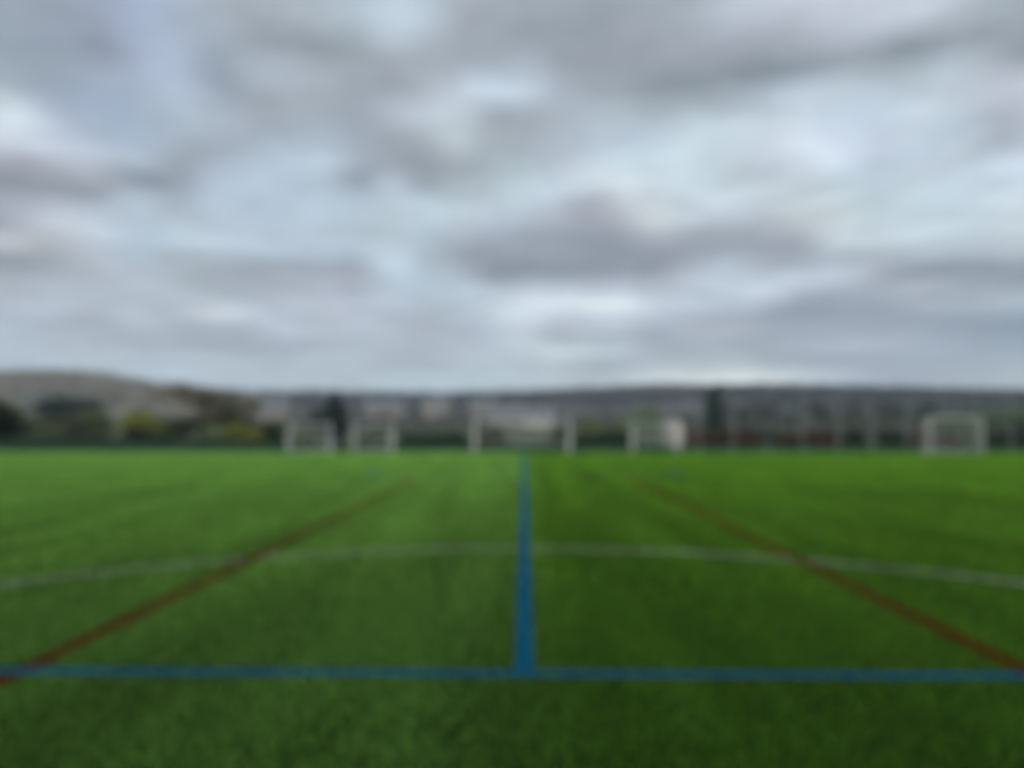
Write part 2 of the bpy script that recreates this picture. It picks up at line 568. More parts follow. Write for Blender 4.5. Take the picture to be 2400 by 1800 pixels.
def plant(name, px, py_top, wpx, Y, label, cat, mat, n=2600, leaf=0.11, group=None, depth=None, nb=22, z0=0.15, taper=0.5, base=0.0, limbs=6):
    x = wx(px, Y); zb = max(0.0, gh(x, Y)) if base is None else base
    h = wz(px, py_top, Y) - zb
    w = wpx / F * Y
    d = depth or w * 0.9
    root = empty(name, (x, Y, zb), label, cat, group)
    trunk(root, h * 0.95, max(0.025, h * 0.022), w * 0.3, limbs, base=0.15 if z0 < 0.5 else 0.4)
    P = blob_points(shrub_blobs(w, d, h, nb, z0, taper), n)
    P[:, 2] = np.maximum(P[:, 2], 0.03)
    np_mesh("crown" if "tree" in name else "foliage", leaf_quads(P, leaf), n, mat, root)
    return root


def conifer(px, py_top, wpx, Y, label, mat, n=3000, leaf=0.11, low=0.0, power=0.8):
    x = wx(px, Y); zb = max(0.0, gh(x, Y))
    h = wz(px, py_top, Y) - zb; w = wpx / F * Y
    root = empty("conifer_tree", (x, Y, zb), label, "tree", "dark conifers behind the fence")
    trunk(root, h, max(0.05, h * 0.016), w * 0.3, 9)
    t = rng.random(n) ** 0.8 * (1 - low) + low
    prof = np.minimum(1, (1 - t) * 2.6) ** power * np.minimum(1, (t + 0.12) * 4)
    a = rng.random(n) * 6.283
    lob = 1 + 0.18 * np.sin(a * 5 + t * 30) + 0.15 * np.sin(t * 55)
    r = w / 2 * prof * lob * rng.random(n) ** 0.4
    P = np.stack([np.cos(a) * r, np.sin(a) * r, t * h], 1)
    np_mesh("crown", leaf_quads(P, leaf), n, mat, root)
    return root


def bare_tree_mesh(h, spread, seed, depth=5):
    rd = random.Random(seed)
    mb = MB()

    def grow(p, d, L, r, lev):
        q = p + d * L
        mid = p + d * L * 0.5 + Vector((rd.uniform(-1, 1), rd.uniform(-1, 1), 0)) * L * 0.06
        mb.tube([p, mid, q], [r, r * 0.85, r * 0.66], 6 if lev < 2 else 3, lev == 0)
        if lev >= depth: return
        k = 3 if lev < 3 else 4
        for i in range(k):
            a = rd.uniform(0, 6.283)
            side = Vector((math.cos(a), math.sin(a), 0))
            nd = (d * 0.75 + side * rd.uniform(0.35, 0.75) * spread + Vector((0, 0, 0.22))).normalized()
            grow(p + d * L * rd.uniform(0.55, 1.0) if i else q, nd, L * rd.uniform(0.62, 0.8), r * 0.62, lev + 1)
    grow(Vector((0, 0, -0.05)), Vector((0, 0, 1)), h * 0.26, h * 0.024, 0)
    zs = max(v[2] for v in mb.v)
    mb.v = [(x * h / zs, y * h / zs, z * h / zs) for x, y, z in mb.v]
    return mb


def bare_tree(px, py_top, wpx, Y, label, group, seed, mat=None, spray=2500, zb=0.0):
    x = wx(px, Y)
    h = wz(px, py_top, Y) - zb
    w = wpx / F * Y
    root = empty("bare_tree", (x, Y, zb), label, "tree", group)
    mb = bare_tree_mesh(h, 0.95, seed)
    X = np.array(mb.v); half = np.percentile(np.abs(X[:, 0]), 98)
    k = (w / 2) / half
    mb.v = [(a * k, b * k, c) for a, b, c in mb.v]
    nt = MB(); nt.v = mb.v
    V = mb.v
    # the first long tube is the trunk; the rest is the crown
    tr = MB(); cr = MB(); tr.v = V; cr.v = V
    for f in mb.f: (tr if max(f) < 18 else cr).f.append(f)
    for m_, nm in ((tr, "trunk"), (cr, "crown")):
        used = sorted({i for f in m_.f for i in f}); mp = {i: j for j, i in enumerate(used)}
        q = MB(); q.v = [V[i] for i in used]; q.f = [tuple(mp[i] for i in f) for f in m_.f]
        if nm == "crown" and spray:
            tip = np.array([v for v in q.v if v[2] > h * 0.3])
            P = tip[rng.integers(0, len(tip), spray)] + rng.normal(size=(spray, 3)) * h * 0.035
            L = leaf_quads(P, h * 0.022, 0.22)
            q.add(L.tolist(), [(4 * i, 4 * i + 1, 4 * i + 2, 4 * i + 3) for i in range(spray)])
        q.build(nm, (mat or M_TWIG) if nm == "crown" else M_BARK, root)
    return root


def hedge(px0, px1, py_top, Y, label, mat, thick=1.0, n=5000, leaf=0.07, group="hedges behind the fence"):
    x0, x1 = wx(px0, Y), wx(px1, Y)
    h = wz((px0 + px1) / 2, py_top, Y)
    w = x1 - x0
    root = empty("hedge", ((x0 + x1) / 2, Y, 0), label, "hedge", group)
    k = max(3, int(w / 0.7))
    for i in range(k):
        x = -w / 2 + w * (i + 0.5) / k + random.uniform(-0.1, 0.1)
        MB().tube([(x, 0, -0.03), (x + random.uniform(-.15, .15), random.uniform(-.1, .1), h * 0.85)], [0.03, 0.012], 5).build("stem", M_BARK, root)
    P = rng.random((n, 3)) * [w, thick, 1] - [w / 2, thick / 2, 0]
    top = h * (0.9 + 0.07 * np.sin(P[:, 0] * 1.7) + 0.06 * np.sin(P[:, 0] * 4.3 + 1) + 0.05 * rng.random(n))
    P[:, 2] = 0.04 + P[:, 2] ** 0.8 * top
    np_mesh("foliage", leaf_quads(P, leaf), n, mat, root)
    return root


# left side, front to back
plant("evergreen_tree", -12, 925, 150, 62, "dark evergreen tree cut by the left edge of the photo", "tree", L_DARK, 5000, 0.14, nb=30)
plant("evergreen_tree", 150, 920, 220, 92, "wide blue green evergreen crown low on the left hill", "tree", L_TEAL, 5000, 0.17, nb=26, z0=0.9, taper=0.4, limbs=8)
plant("dark_bush", 150, 976, 170, 70, "big dark brown bush below the blue green evergreen", "bush", L_BROWN, 4200, 0.13)
plant("dark_bush", 45, 985, 140, 66, "brownish bush beside the dark tree at the left edge", "bush", L_BROWN, 2600, 0.12)
plant("olive_bush", 232, 958, 130, 76, "tall mid green bush right of the big dark brown bush", "bush", L_OLIVE, 3200, 0.13)
plant("yellow_bush", 338, 960, 140, 72, "bright yellow green bush standing left of the bare tree", "bush", L_YELLOW, 3600, 0.12)
plant("dark_bush", 330, 996, 90, 64, "dark green low bush at the foot of the yellow green bush", "bush", L_DARK, 2000, 0.10)
plant("olive_bush", 410, 984, 120, 74, "low dark olive bush between yellow green bush and bare tree", "bush", L_HEDGE, 2600, 0.11)
bare_tree(452, 898, 230, 88, "spreading bare grey brown tree standing against the sky", "bare trees", 3, spray=9000)
bare_tree(555, 922, 150, 96, "smaller bare grey tree to the right of the spreading one", "bare trees", 5, spray=5000)
plant("brown_tree", 545, 948, 130, 80, "rounded brown tree below the smaller bare tree", "tree", L_BROWN, 3600, 0.13, z0=0.6)
plant("dark_bush", 622, 984, 90, 66, "very dark green bush beside the farthest left goal", "bush", L_DARK, 2600, 0.11)
plant("olive_bush", 700, 1008, 100, 60, "low grey olive scrub seen through the farthest left goal", "bush", L_OLIVE, 1600, 0.10)
plant("olive_bush", 865, 1006, 110, 60, "low grey olive scrub seen through the second goal from left", "bush", L_OLIVE, 1800, 0.10)
conifer(782, 920, 54, 84, "dark conifer above the gap between the two left goals", L_TEAL, 5200, 0.18)
plant("dark_bush", 752, 955, 72, 88, "blue green bush leaning at the foot of the left conifer", "bush", L_TEAL, 1800, 0.13, z0=1.2)
plant("brown_tree", 474, 972, 150, 76, "spreading brown bush tree at the foot of the spreading bare tree", "tree", L_BROWN, 4200, 0.12, z0=0.2)
plant("olive_bush", 30, 940, 120, 84, "olive tinted bush behind the dark tree at the left edge", "bush", L_OLIVE, 2600, 0.13)
plant("olive_bush", 505, 996, 130, 70, "low wide olive bush in front of the spreading bare tree", "bush", L_OLIVE, 2600, 0.11)
plant("olive_bush", 100, 1000, 120, 64, "low olive bush at the foot of the big dark brown bush", "bush", L_OLIVE, 2200, 0.10)
plant("yellow_bush", 600, 996, 60, 64.5, "small yellow green bush against the very dark green bush", "bush", L_YELLOW, 1200, 0.09)
plant("yellow_bush", 556, 990, 80, 68, "low yellow green bush under the rounded brown tree", "bush", L_YELLOW, 1800, 0.11)
plant("olive_bush", 660, 978, 60, 74, "small olive bush right of the very dark green bush", "bush", L_OLIVE, 1400, 0.11)
hedge(-160, 300, 1026, 53.2, "long low dark hedge behind the fence at the far left", L_HEDGE, 1.0, 8000)
hedge(316, 664, 1034, 53.2, "low dark hedge behind the fence left of the small goals", L_HEDGE, 1.0, 6000)
hedge(938, 1098, 1014, 53.5, "long clipped dark green hedge left of the large middle goal", L_HEDGE, 1.2, 6000)
hedge(1118, 1180, 1000, 56, "short brownish hedge behind the left half of the middle goal", L_BROWN, 1.2, 2400)
plant("dark_bush", 1312, 996, 60, 60, "brown bush behind the right post of the middle goal", "bush", L_BROWN, 1600, 0.10)
hedge(1346, 1474, 1014, 53.5, "dark green hedge between the middle goal and the cream hut", L_HEDGE, 1.2, 5200)
plant("olive_bush", 1392, 980, 110, 60, "olive yellow bush growing over the hedge right of the middle goal", "bush", L_OLIVE, 2600, 0.10)
plant("dark_bush", 1446, 992, 50, 57, "dark olive bush at the hedge end left of the cream hut", "bush", L_BROWN, 1500, 0.09)
plant("pale_tree", 1506, 952, 120, 82, "pale spring green tree behind the cream hut", "tree", L_PALE, 3600, 0.14, z0=0.8)
conifer(1675, 902, 42, 74, "tall narrow columnar conifer right of the cream hut", L_TEAL, 3600, 0.13, power=0.45)
hedge(1612, 1780, 1008, 53.5, "copper brown hedge right of the cream hut under the columnar conifer", L_RED, 1.3, 6500)
plant("dark_bush", 1798, 1000, 50, 53.6, "dark evergreen bush between two stretches of copper hedge", "bush", L_DARK, 2000, 0.07)
hedge(1818, 1970, 1012, 53.5, "copper brown hedge in the middle of the right side", L_RED, 1.3, 6000)
plant("dark_bush", 2003, 1002, 66, 53.6, "dark evergreen bush left of the wide evergreen bush", "bush", L_DARK, 2400, 0.07)
plant("dark_bush", 2086, 1004, 96, 53.6, "wide dark evergreen bush near the goal on the right", "bush", L_DARK, 3000, 0.07)
hedge(2134, 2180, 1012, 53.5, "short piece of copper hedge beside the post of the right goal", L_RED, 1.3, 2000)
plant("dark_bush", 2216, 1012, 50, 54, "reddish bush seen through the net of the right goal", "bush", L_RED, 1500, 0.08)
plant("olive_bush", 2268, 1006, 70, 55, "grey green scrub seen through the right goal", "bush", L_OLIVE, 1800, 0.08)
hedge(2306, 2480, 1014, 53.5, "near black hedge at the right edge of the photo", L_DARK, 1.3, 7000)
for px, top, wd, Y, lab in ((2225, 966, 110, 86, "pale green tree behind the left half of the right goal"),
                            (2300, 955, 110, 92, "pale green tree rising behind the right post of the right goal"),
                            (2385, 950, 120, 96, "pale green tree cut by the right edge of the photo")):
    plant("pale_tree", px, top, wd, Y, lab, "tree", L_PALE, 3000, 0.15, z0=0.8, group="pale green trees on the right")
for i, px in enumerate((1730, 1812, 1896, 1980, 2064, 2146)):
    bare_tree(px, 938 + (i % 2) * 6, 92, 118, "bare grey tree in the row on the right, number %s from its left end" % ("one", "two", "three", "four", "five", "six")[i] if False else
              ("bare grey tree just right of the columnar conifer", "bare grey tree above the left dark evergreen bush in the hedge",
               "bare grey tree above the middle copper hedge", "bare grey tree above the left of the two joined evergreen bushes",
               "bare grey tree above the wide evergreen bush", "bare grey tree left of the right goal, nearest the pale trees")[i],
              "row of bare trees on the right", 20 + i, M_GREYTWIG, zb=max(0, gh(0, 118)))

# ------------------------------------------------------------------ cream hut behind the fence
def hut():
    Y = 54.2
    x = wx(1576, Y)
    root = empty("wooden_hut", (x, Y, 0), "small cream hut with grey pitched roof behind the goal", "hut")
    w, d, h = 1.25, 1.6, 1.9
    mb = MB()
    k = 13
    for i in range(k):
        z0, z1 = h * i / k, h * (i + 1) / k
        mb.add([(-w / 2, -d / 2 - 0.012, z0), (w / 2, -d / 2 - 0.012, z0), (w / 2, -d / 2, z1), (-w / 2, -d / 2, z1)], [(0, 1, 2, 3)])
        mb.add([(-w / 2, d / 2 + 0.012, z0), (w / 2, d / 2 + 0.012, z0), (w / 2, d / 2, z1), (-w / 2, d / 2, z1)], [(3, 2, 1, 0)])
        for s in (-1, 1):
            mb.add([(s * (w / 2 + 0.012), -d / 2, z0), (s * (w / 2 + 0.012), d / 2, z0), (s * w / 2, d / 2, z1), (s * w / 2, -d / 2, z1)], [(0, 1, 2, 3)])
    for s in (-1, 1):
        mb.add([(-w / 2, s * d / 2, h), (w / 2, s * d / 2, h), (0, s * d / 2, h + 0.4)], [(0, 1, 2)])
    mb.build("wall", M_HUT, root)
    rf = MB()
    for s in (-1, 1):
        a, b = (s * (w / 2 + 0.12), h - 0.06), (0, h + 0.43)
        rf.add([(a[0], -d / 2 - .1, a[1]), (a[0], d / 2 + .1, a[1]), (b[0], d / 2 + .1, b[1]), (b[0], -d / 2 - .1, b[1]),
                (a[0], -d / 2 - .1, a[1] + .05), (a[0], d / 2 + .1, a[1] + .05), (b[0], d / 2 + .1, b[1] + .05), (b[0], -d / 2 - .1, b[1] + .05)],
               [(0, 1, 2, 3), (7, 6, 5, 4), (0, 4, 5, 1), (0, 3, 7, 4), (1, 5, 6, 2)])
    rf.build("roof", M_SLATE, root)
    dr = MB().box(-0.05, 0.5, -d / 2 - 0.05, -d / 2 - 0.015, 0.02, 1.75, 0.006).build("door", M_CREAM, root)
    MB().tube([(0.02, -d / 2 - 0.085, 0.9), (0.02, -d / 2 - 0.085, 1.02)], 0.014, 8).build("handle", M_SLATE, dr)
    fr = MB().box(-0.52, -0.16, -d / 2 - 0.045, -d / 2 - 0.015, 0.95, 1.5, 0.005).build("window", M_WHITE, root)
    MB().box(-0.48, -0.20, -d / 2 - 0.052, -d / 2 - 0.046, 0.99, 1.46).build("pane", M_GLASS, fr)


hut()

# ------------------------------------------------------------------ houses on the valley side
def make_house(w, d, h, rh, wall, storeys=2):
    root = empty("stone_house", (0, 0, 0))
    wl = MB().box(-w / 2, w / 2, -d / 2, d / 2, -1.5, h)
    for s in (-1, 1):
        wl.add([(s * w / 2, -d / 2, h), (s * w / 2, d / 2, h), (s * w / 2, 0, h + rh)], [(0, 1, 2)])
    wl.build("wall", wall, root)
    rf = MB()
    for s in (-1, 1):
        a, b = (s * (d / 2 + 0.4), h - 0.35), (0, h + rh + 0.05)
        e = w / 2 + 0.3
        rf.add([(-e, a[0], a[1]), (e, a[0], a[1]), (e, b[0], b[1]), (-e, b[0], b[1]),
                (-e, a[0], a[1] + .2), (e, a[0], a[1] + .2), (e, b[0], b[1] + .2), (-e, b[0], b[1] + .2)],
               [(0, 1, 2, 3), (7, 6, 5, 4), (0, 4, 5, 1), (0, 3, 7, 4), (1, 5, 6, 2)])
    ro = rf.build("roof", M_SLATE, root)
    ch = MB().box(w * 0.33, w * 0.33 + 0.9, -0.4, 0.4, h + rh * 0.5, h + rh + 1.2, 0.03)
    ch.tube([(w * 0.33 + 0.3, 0, h + rh + 1.2), (w * 0.33 + 0.3, 0, h + rh + 1.6)], 0.14, 8)
    ch.build("chimney", M_STONE, ro)
    k = max(2, int(w / 3))
    y = -d / 2
    for st in range(storeys):
        z = 1.0 + st * 2.7
        for i in range(k):
            x = -w / 2 + w * (i + 0.5) / k
            if st == 0 and i == k // 2:
                MB().box(x - 0.5, x + 0.5, y - 0.06, y - 0.003, 0.0, 2.1, 0.01).build("door", M_DOOR, root)
                continue
            wn = MB().box(x - 0.55, x + 0.55, y - 0.07, y - 0.003, z - 0.05, z + 1.3, 0.02).build("window", M_WHITE, root)
            MB().box(x - 0.47, x + 0.47, y - 0.085, y - 0.072, z + 0.06, z + 1.22).build("pane", M_GLASS, wn)
    return root


houses = [  # px centre, py of eaves, px width, Y, wall, label
    (92, 950, 62, 190, M_STONE, "grey stone house between the dark left tree and the big bush"),
    (284, 1004, 46, 118, M_CREAM, "small pale house low between mid green and yellow green bushes"),
    (648, 955, 66, 240, M_STONE, "grey stone house up the slope above the very dark bush"),
    (900, 952, 90, 330, M_STONE, "long grey house on the slope above the second goal from left"),
    (1026, 944, 66, 360, M_STONE, "stone house on the slope left above the large middle goal"),
    (1196, 972, 80, 230, M_STONE, "stone house seen above the brownish hedge in the middle goal"),
    (1268, 978, 70, 200, M_CREAM, "cream house seen over the net in the right half of the middle goal"),
    (1130, 950, 60, 380, M_STONE, "small grey house high on the slope over the middle goal"),
]
for px, py, wp, Y, wall, lab in houses:
    w = wp / F * Y
    h = 5.4 if Y > 125 else 2.6
    o = make_house(w, min(8, w * 0.8), h, 2.2 if h > 3 else 1.3, wall, 2 if h > 3 else 1)
    o.location = (wx(px, Y), Y, wz(px, py, Y) - h)
    o.rotation_euler.z = random.uniform(-0.3, 0.3)
    tag(o, lab, "house", "houses on the valley side")

# a retaining bank carries the houses: terraced slope between the fields and the hills
bank = MB()
bank_sky = [(-900, 985), (0, 985), (300, 992), (600, 985), (900, 978), (1100, 978), (1300, 990), (1600, 985), (2400, 978), (3300, 978)]
NB, MBY = 70, (105, 150, 200, 260, 340, 430, 520)
for Y in MBY:
    for i in range(NB + 1):
        px = -900 + 4200 * i / NB
        H = wz(px, interp(bank_sky, px), 430)
        s = smooth((Y - 105) / 325) * 0.35 + 0.65 * max(0, min(1, (Y - 105) / 325))
        bank.v.append((wx(px, 1) * Y, Y, -1.5 + (H + 1.5) * s + (0.5 * math.sin(i * 1.1 + Y * 0.05) if Y > 110 else 0)))
for j in range(len(MBY) - 1):
    for i in range(NB):
        a = j * (NB + 1) + i
        bank.f.append((a, a + 1, a + NB + 2, a + NB + 1))
M_BANK = noisy("valley_side_scrub", (0.034, 0.035, 0.031), (0.070, 0.070, 0.060), 0.05, 0.95, detail=8)
tag(bank.build("hillside", M_BANK, smooth=True), kind="structure")


# ------------------------------------------------------------------ far woods (read as one mass)
def wood(name, at, px0, px1, Ya, Yb, count, size, leaf, mat, per=14, dens=None):
    P = []
    for _ in range(count):
        px = random.uniform(px0, px1); Y = Ya + (Yb - Ya) * random.random()
        if dens and any(abs(px - h_[0]) < h_[2] * 0.75 and h_[3] - 110 < Y < h_[3] + 8 for h_ in houses): continue
        c = at(px, Y)
        s = size * random.uniform(0.6, 1.3)
        q = rng.normal(size=(per, 3)) * [s * 0.33, s * 0.33, s * 0.30] + [c.x, c.y, c.z + s * 0.55]
        P.append(q)
    P = np.concatenate(P)
    o = np_mesh(name, leaf_quads(P, leaf, 0.75), len(P), mat)
    return tag(o, kind="stuff")


wood("hillside_wood", left_at, -300, 700, 300, 640, 2600, 5.5, 0.65, L_HILL, 26)
wood("ridge_wood", far_at, -200, 2700, 900, 1740, 5200, 10, 2.2, L_RIDGE, 20)
bank_at = lambda px, Y: Vector((wx(px, Y), Y, -1.5 + (wz(px, interp(bank_sky, px), 430) + 1.5) * (smooth((Y - 105) / 325) * 0.35 + 0.65 * max(0, min(1, (Y - 105) / 325)))))
L_BANK = leafmat("valley_scrub_leaves", (0.030, 0.031, 0.029), (0.068, 0.068, 0.062), 0.05, 0.3)
wood("valley_scrub", bank_at, -200, 2600, 135, 500, 2300, 3.6, 0.42, L_BANK, 34, True)

# ------------------------------------------------------------------ air
hz = MB().box(-4000, 4000, -500, 4100, -20, 420)
mh = D.materials.new("haze_air"); mh.use_nodes = True
nt = mh.node_tree
nt.nodes.clear()
out = N(nt, "ShaderNodeOutputMaterial")
pv = N(nt, "ShaderNodeVolumePrincipled")
pv.inputs["Color"].default_value = (0.80, 0.88, 1.0, 1)
pv.inputs["Density"].default_value = 0.00013
pv.inputs["Anisotropy"].default_value = 0.2
nt.links.new(pv.outputs[0], out.inputs["Volume"])
tag(hz.build("haze", mh), kind="stuff")

# ------------------------------------------------------------------ light
SUN_EL, SUN_AZ = R(38), R(-160)       # azimuth measured from +Y towards +X: high, behind and left
sun_d = D.lights.new("sun", "SUN")
sun_d.energy = 4.3
sun_d.angle = R(14)
sun_d.color = (1.0, 0.965, 0.91)
sun = D.objects.new("sun", sun_d)
C.objects.link(sun)
dirv = Vector((math.sin(SUN_AZ) * math.cos(SUN_EL), math.cos(SUN_AZ) * math.cos(SUN_EL), math.sin(SUN_EL)))
sun.rotation_euler = dirv.to_track_quat("Z", "Y").to_euler()
sun.location = (0, 0, 60)

# ------------------------------------------------------------------ sky: Nishita behind banked cloud
ROWS = {  # photo row: cloud tones along it
 20: [(0,155,170,180),(200,155,165,182),(320,160,176,205),(450,162,175,188),(560,160,168,178),(750,170,182,190),(950,182,196,206),(1050,170,180,190),(1200,160,170,180),(1400,162,172,182),(1600,170,182,190),(1780,188,194,205),(1950,196,201,213),(2150,192,198,208),(2400,172,184,190)],
 60: [(0,152,165,178),(200,152,164,180),(330,160,176,206),(450,162,176,190),(600,158,167,176),(750,166,178,186),(950,182,196,205),(1080,165,174,184),(1200,156,166,174),(1350,152,162,170),(1600,166,173,182),(1800,176,184,193),(2000,182,187,197),(2200,172,182,190),(2400,158,168,176)],
 110: [(0,150,164,180),(200,148,160,176),(290,150,162,178),(370,164,179,209),(480,160,174,190),(620,157,167,176),(800,159,169,176),(950,172,182,191),(1040,164,174,183),(1200,158,167,176),(1400,154,162,170),(1600,158,164,174),(1750,158,164,174),(1900,156,165,173),(2200,155,165,173),(2400,150,160,168)],
 170: [(0,158,175,186),(180,155,168,182),(300,163,177,203),(420,165,180,208),(520,154,168,178),(640,172,182,193),(760,166,176,184),(900,162,171,179),(1060,164,174,184),(1200,178,193,207),(1300,166,176,188),(1450,154,163,171),(1600,146,156,163),(1750,144,154,162),(1900,152,162,170),(2050,162,173,180),(2200,178,190,197),(2400,182,190,198)],
 225: [(0,176,192,198),(80,162,178,192),(180,159,175,204),(300,163,179,198),(420,166,182,202),(560,160,171,182),(740,172,182,190),(900,164,173,182),(1050,186,193,202),(1150,186,199,210),(1220,178,194,208),(1330,166,177,188),(1450,160,170,178),(1570,148,158,166),(1700,160,171,179),(1830,180,193,203),(2000,192,205,212),(2150,188,200,206),(2300,182,189,198),(2400,186,185,196)],
 280: [(0,200,212,216),(60,206,215,222),(130,176,190,208),(220,158,177,205),(340,160,179,200),(460,170,186,196),(600,164,173,184),(740,155,165,173),(850,160,170,183),(960,178,188,196),(1060,186,196,201),(1180,164,174,180),(1300,170,180,188),(1400,176,188,195),(1500,174,188,194),(1640,188,202,209),(1850,199,211,219),(2050,189,203,217),(2200,188,202,210),(2330,174,183,193),(2400,180,188,198)],
 330: [(0,192,198,209),(110,192,200,211),(200,180,192,201),(310,158,178,203),(400,164,178,191),(560,167,177,187),(700,172,190,206),(800,165,180,194),(880,158,167,177),(980,164,173,180),(1080,180,190,193),(1200,168,178,185),(1330,180,190,199),(1480,184,195,208),(1650,194,209,216),(1900,206,214,224),(2050,189,204,220),(2200,190,207,221),(2340,180,189,199),(2400,192,203,216)],
 385: [(0,170,172,182),(150,172,177,188),(250,178,184,192),(330,168,182,192),(400,158,167,179),(480,160,170,182),(560,172,191,208),(720,177,197,213),(800,172,188,202),(860,160,168,178),(980,156,165,173),(1080,168,177,184),(1200,176,191,195),(1320,186,194,203),(1450,190,206,212),(1620,196,211,216),(1780,192,200,207),(1930,204,215,224),(2060,190,205,221),(2250,192,209,221),(2400,198,211,227)],
 430: [(0,149,154,164),(120,155,158,168),(240,160,164,173),(320,146,156,167),(400,152,161,172),(450,164,176,190),(520,171,190,208),(680,174,194,211),(780,170,186,200),(830,158,169,181),(900,174,188,205),(980,160,170,178),(1100,172,182,188),(1200,178,193,199),(1310,188,202,210),(1450,200,208,214),(1630,200,214,221),(1850,190,199,204),(2000,188,202,208),(2200,192,208,216),(2400,200,213,222)],
 470: [(0,158,165,176),(120,164,172,181),(220,155,164,174),(330,168,184,198),(420,162,174,186),(520,170,188,204),(700,173,193,209),(850,176,194,208),(1000,178,194,202),(1120,176,188,194),(1250,182,198,205),(1380,176,180,190),(1500,198,206,207),(1650,198,212,220),(1850,195,203,207),(2050,188,202,206),(2250,194,209,217),(2400,206,217,221)],
 520: [(0,144,150,160),(20,166,170,180),(140,184,191,200),(220,186,195,204),(320,174,191,204),(460,176,192,203),(600,172,190,207),(780,176,196,208),(950,181,199,207),(1080,176,187,194),(1200,172,182,192),(1330,164,169,179),(1420,166,167,176),(1520,190,194,194),(1640,188,197,204),(1760,172,180,189),(1900,190,194,190),(2050,192,205,210),(2300,196,211,218),(2400,200,212,216)],
 570: [(0,176,177,178),(140,176,180,180),(220,184,191,200),(330,176,190,200),(500,178,192,201),(660,181,194,208),(820,177,195,207),(960,178,196,204),(1080,164,174,184),(1200,150,159,169),(1340,142,152,160),(1450,148,155,165),(1560,162,167,177),(1720,154,163,171),(1870,166,168,178),(1980,186,198,202),(2150,187,198,204),(2300,180,190,196),(2400,184,194,198)],
 615: [(0,147,153,162),(110,156,161,166),(220,170,177,186),(320,172,187,198),(450,166,176,182),(560,164,173,180),(690,170,178,187),(830,168,176,187),(920,178,194,204),(1040,164,174,184),(1140,150,157,168),(1250,146,155,162),(1400,142,150,160),(1540,150,154,165),(1680,170,180,190),(1800,166,174,183),(1950,168,178,186),(2100,155,164,172),(2250,148,158,167),(2400,152,162,170)],
 655: [(0,165,171,180),(140,168,177,185),(280,164,173,180),(430,164,176,182),(530,160,168,178),(680,162,169,179),(840,166,172,183),(920,178,194,204),(1060,174,189,198),(1160,156,162,173),(1260,150,156,164),(1400,156,158,170),(1540,160,163,174),(1640,178,187,195),(1740,182,192,200),(1850,182,192,203),(1980,180,187,198),(2080,164,171,181),(2200,144,154,162),(2400,140,150,158)],
 695: [(0,168,174,184),(140,174,183,192),(300,174,184,191),(450,172,182,188),(600,170,180,187),(740,178,182,192),(900,174,184,195),(1080,173,188,196),(1200,192,203,211),(1420,202,213,220),(1560,188,198,205),(1680,180,192,201),(1800,182,189,199),(1880,160,167,178),(2020,146,155,167),(2150,164,170,180),(2280,160,170,177),(2400,158,170,178)],
 740: [(0,166,177,190),(120,164,173,183),(200,157,166,176),(320,170,178,186),(450,174,182,189),(530,190,196,200),(600,178,186,196),(720,172,180,189),(840,180,184,195),(1000,166,176,186),(1100,178,188,197),(1200,196,206,213),(1330,198,204,213),(1480,194,204,212),(1600,174,181,192),(1750,160,167,178),(1870,142,150,164),(2000,142,150,164),(2200,138,148,162),(2400,128,146,160)],
 780: [(0,168,180,194),(150,160,171,180),(300,162,171,179),(420,156,165,174),(540,154,164,174),(680,176,182,193),(780,168,178,188),(900,172,181,190),(1030,164,170,182),(1130,178,188,198),(1230,186,196,201),(1320,168,176,183),(1420,172,180,190),(1540,160,170,177),(1680,168,172,183),(1800,152,162,170),(1950,152,161,172),(2120,142,151,166),(2300,130,144,160),(2400,122,140,154)],
 815: [(0,167,180,194),(150,164,176,185),(300,160,170,178),(450,156,166,174),(580,154,165,173),(720,160,170,179),(840,170,182,191),(1000,164,174,182),(1160,176,186,195),(1280,190,200,202),(1420,182,194,198),(1540,164,173,180),(1660,158,167,175),(1780,152,161,170),(1920,158,165,177),(2050,158,166,178),(2200,146,155,169),(2400,128,146,158)],
 850: [(0,165,181,193),(200,166,183,192),(400,166,182,190),(600,165,178,186),(800,168,181,189),(1000,163,174,180),(1150,175,189,196),(1300,174,186,190),(1420,164,174,182),(1560,166,175,182),(1680,178,186,186),(1800,162,172,177),(1950,148,157,170),(2100,139,149,166),(2300,136,150,164),(2400,144,160,166)],
 885: [(0,164,182,192),(200,168,184,194),(400,168,184,193),(600,165,180,190),(800,167,182,190),(1000,172,188,196),(1200,174,188,196),(1400,174,184,190),(1550,194,202,200),(1680,206,211,206),(1800,196,203,201),(1950,170,180,188),(2100,146,156,170),(2250,150,164,172),(2400,156,170,174)],
}
rows = sorted(ROWS)


def photo_sky(px, py):
    def row(r):
        t = ROWS[r]
        if px <= t[0][0]: return t[0][1:]
        for a, b in zip(t, t[1:]):
            if px <= b[0]:
                k = (px - a[0]) / (b[0] - a[0])
                return tuple(a[i] + (b[i] - a[i]) * k for i in (1, 2, 3))
        return t[-1][1:]
    if py <= rows[0]: return row(rows[0])
    for r0, r1 in zip(rows, rows[1:]):
        if py <= r1:
            k = (py - r0) / (r1 - r0); A, B = row(r0), row(r1)
            return tuple(A[i] + (B[i] - A[i]) * k for i in range(3))
    return row(rows[-1])


def dir_to_px(az, el):
    x, y, z = math.sin(az) * math.cos(el), math.cos(az) * math.cos(el), math.sin(el)
    x, y = x * math.cos(-YAW) - y * math.sin(-YAW), x * math.sin(-YAW) + y * math.cos(-YAW)
    d = y * math.cos(PITCH) + z * math.sin(PITCH); u = z * math.cos(PITCH) - y * math.sin(PITCH)
    return 1200 + F * x / d, 900 - F * u / d


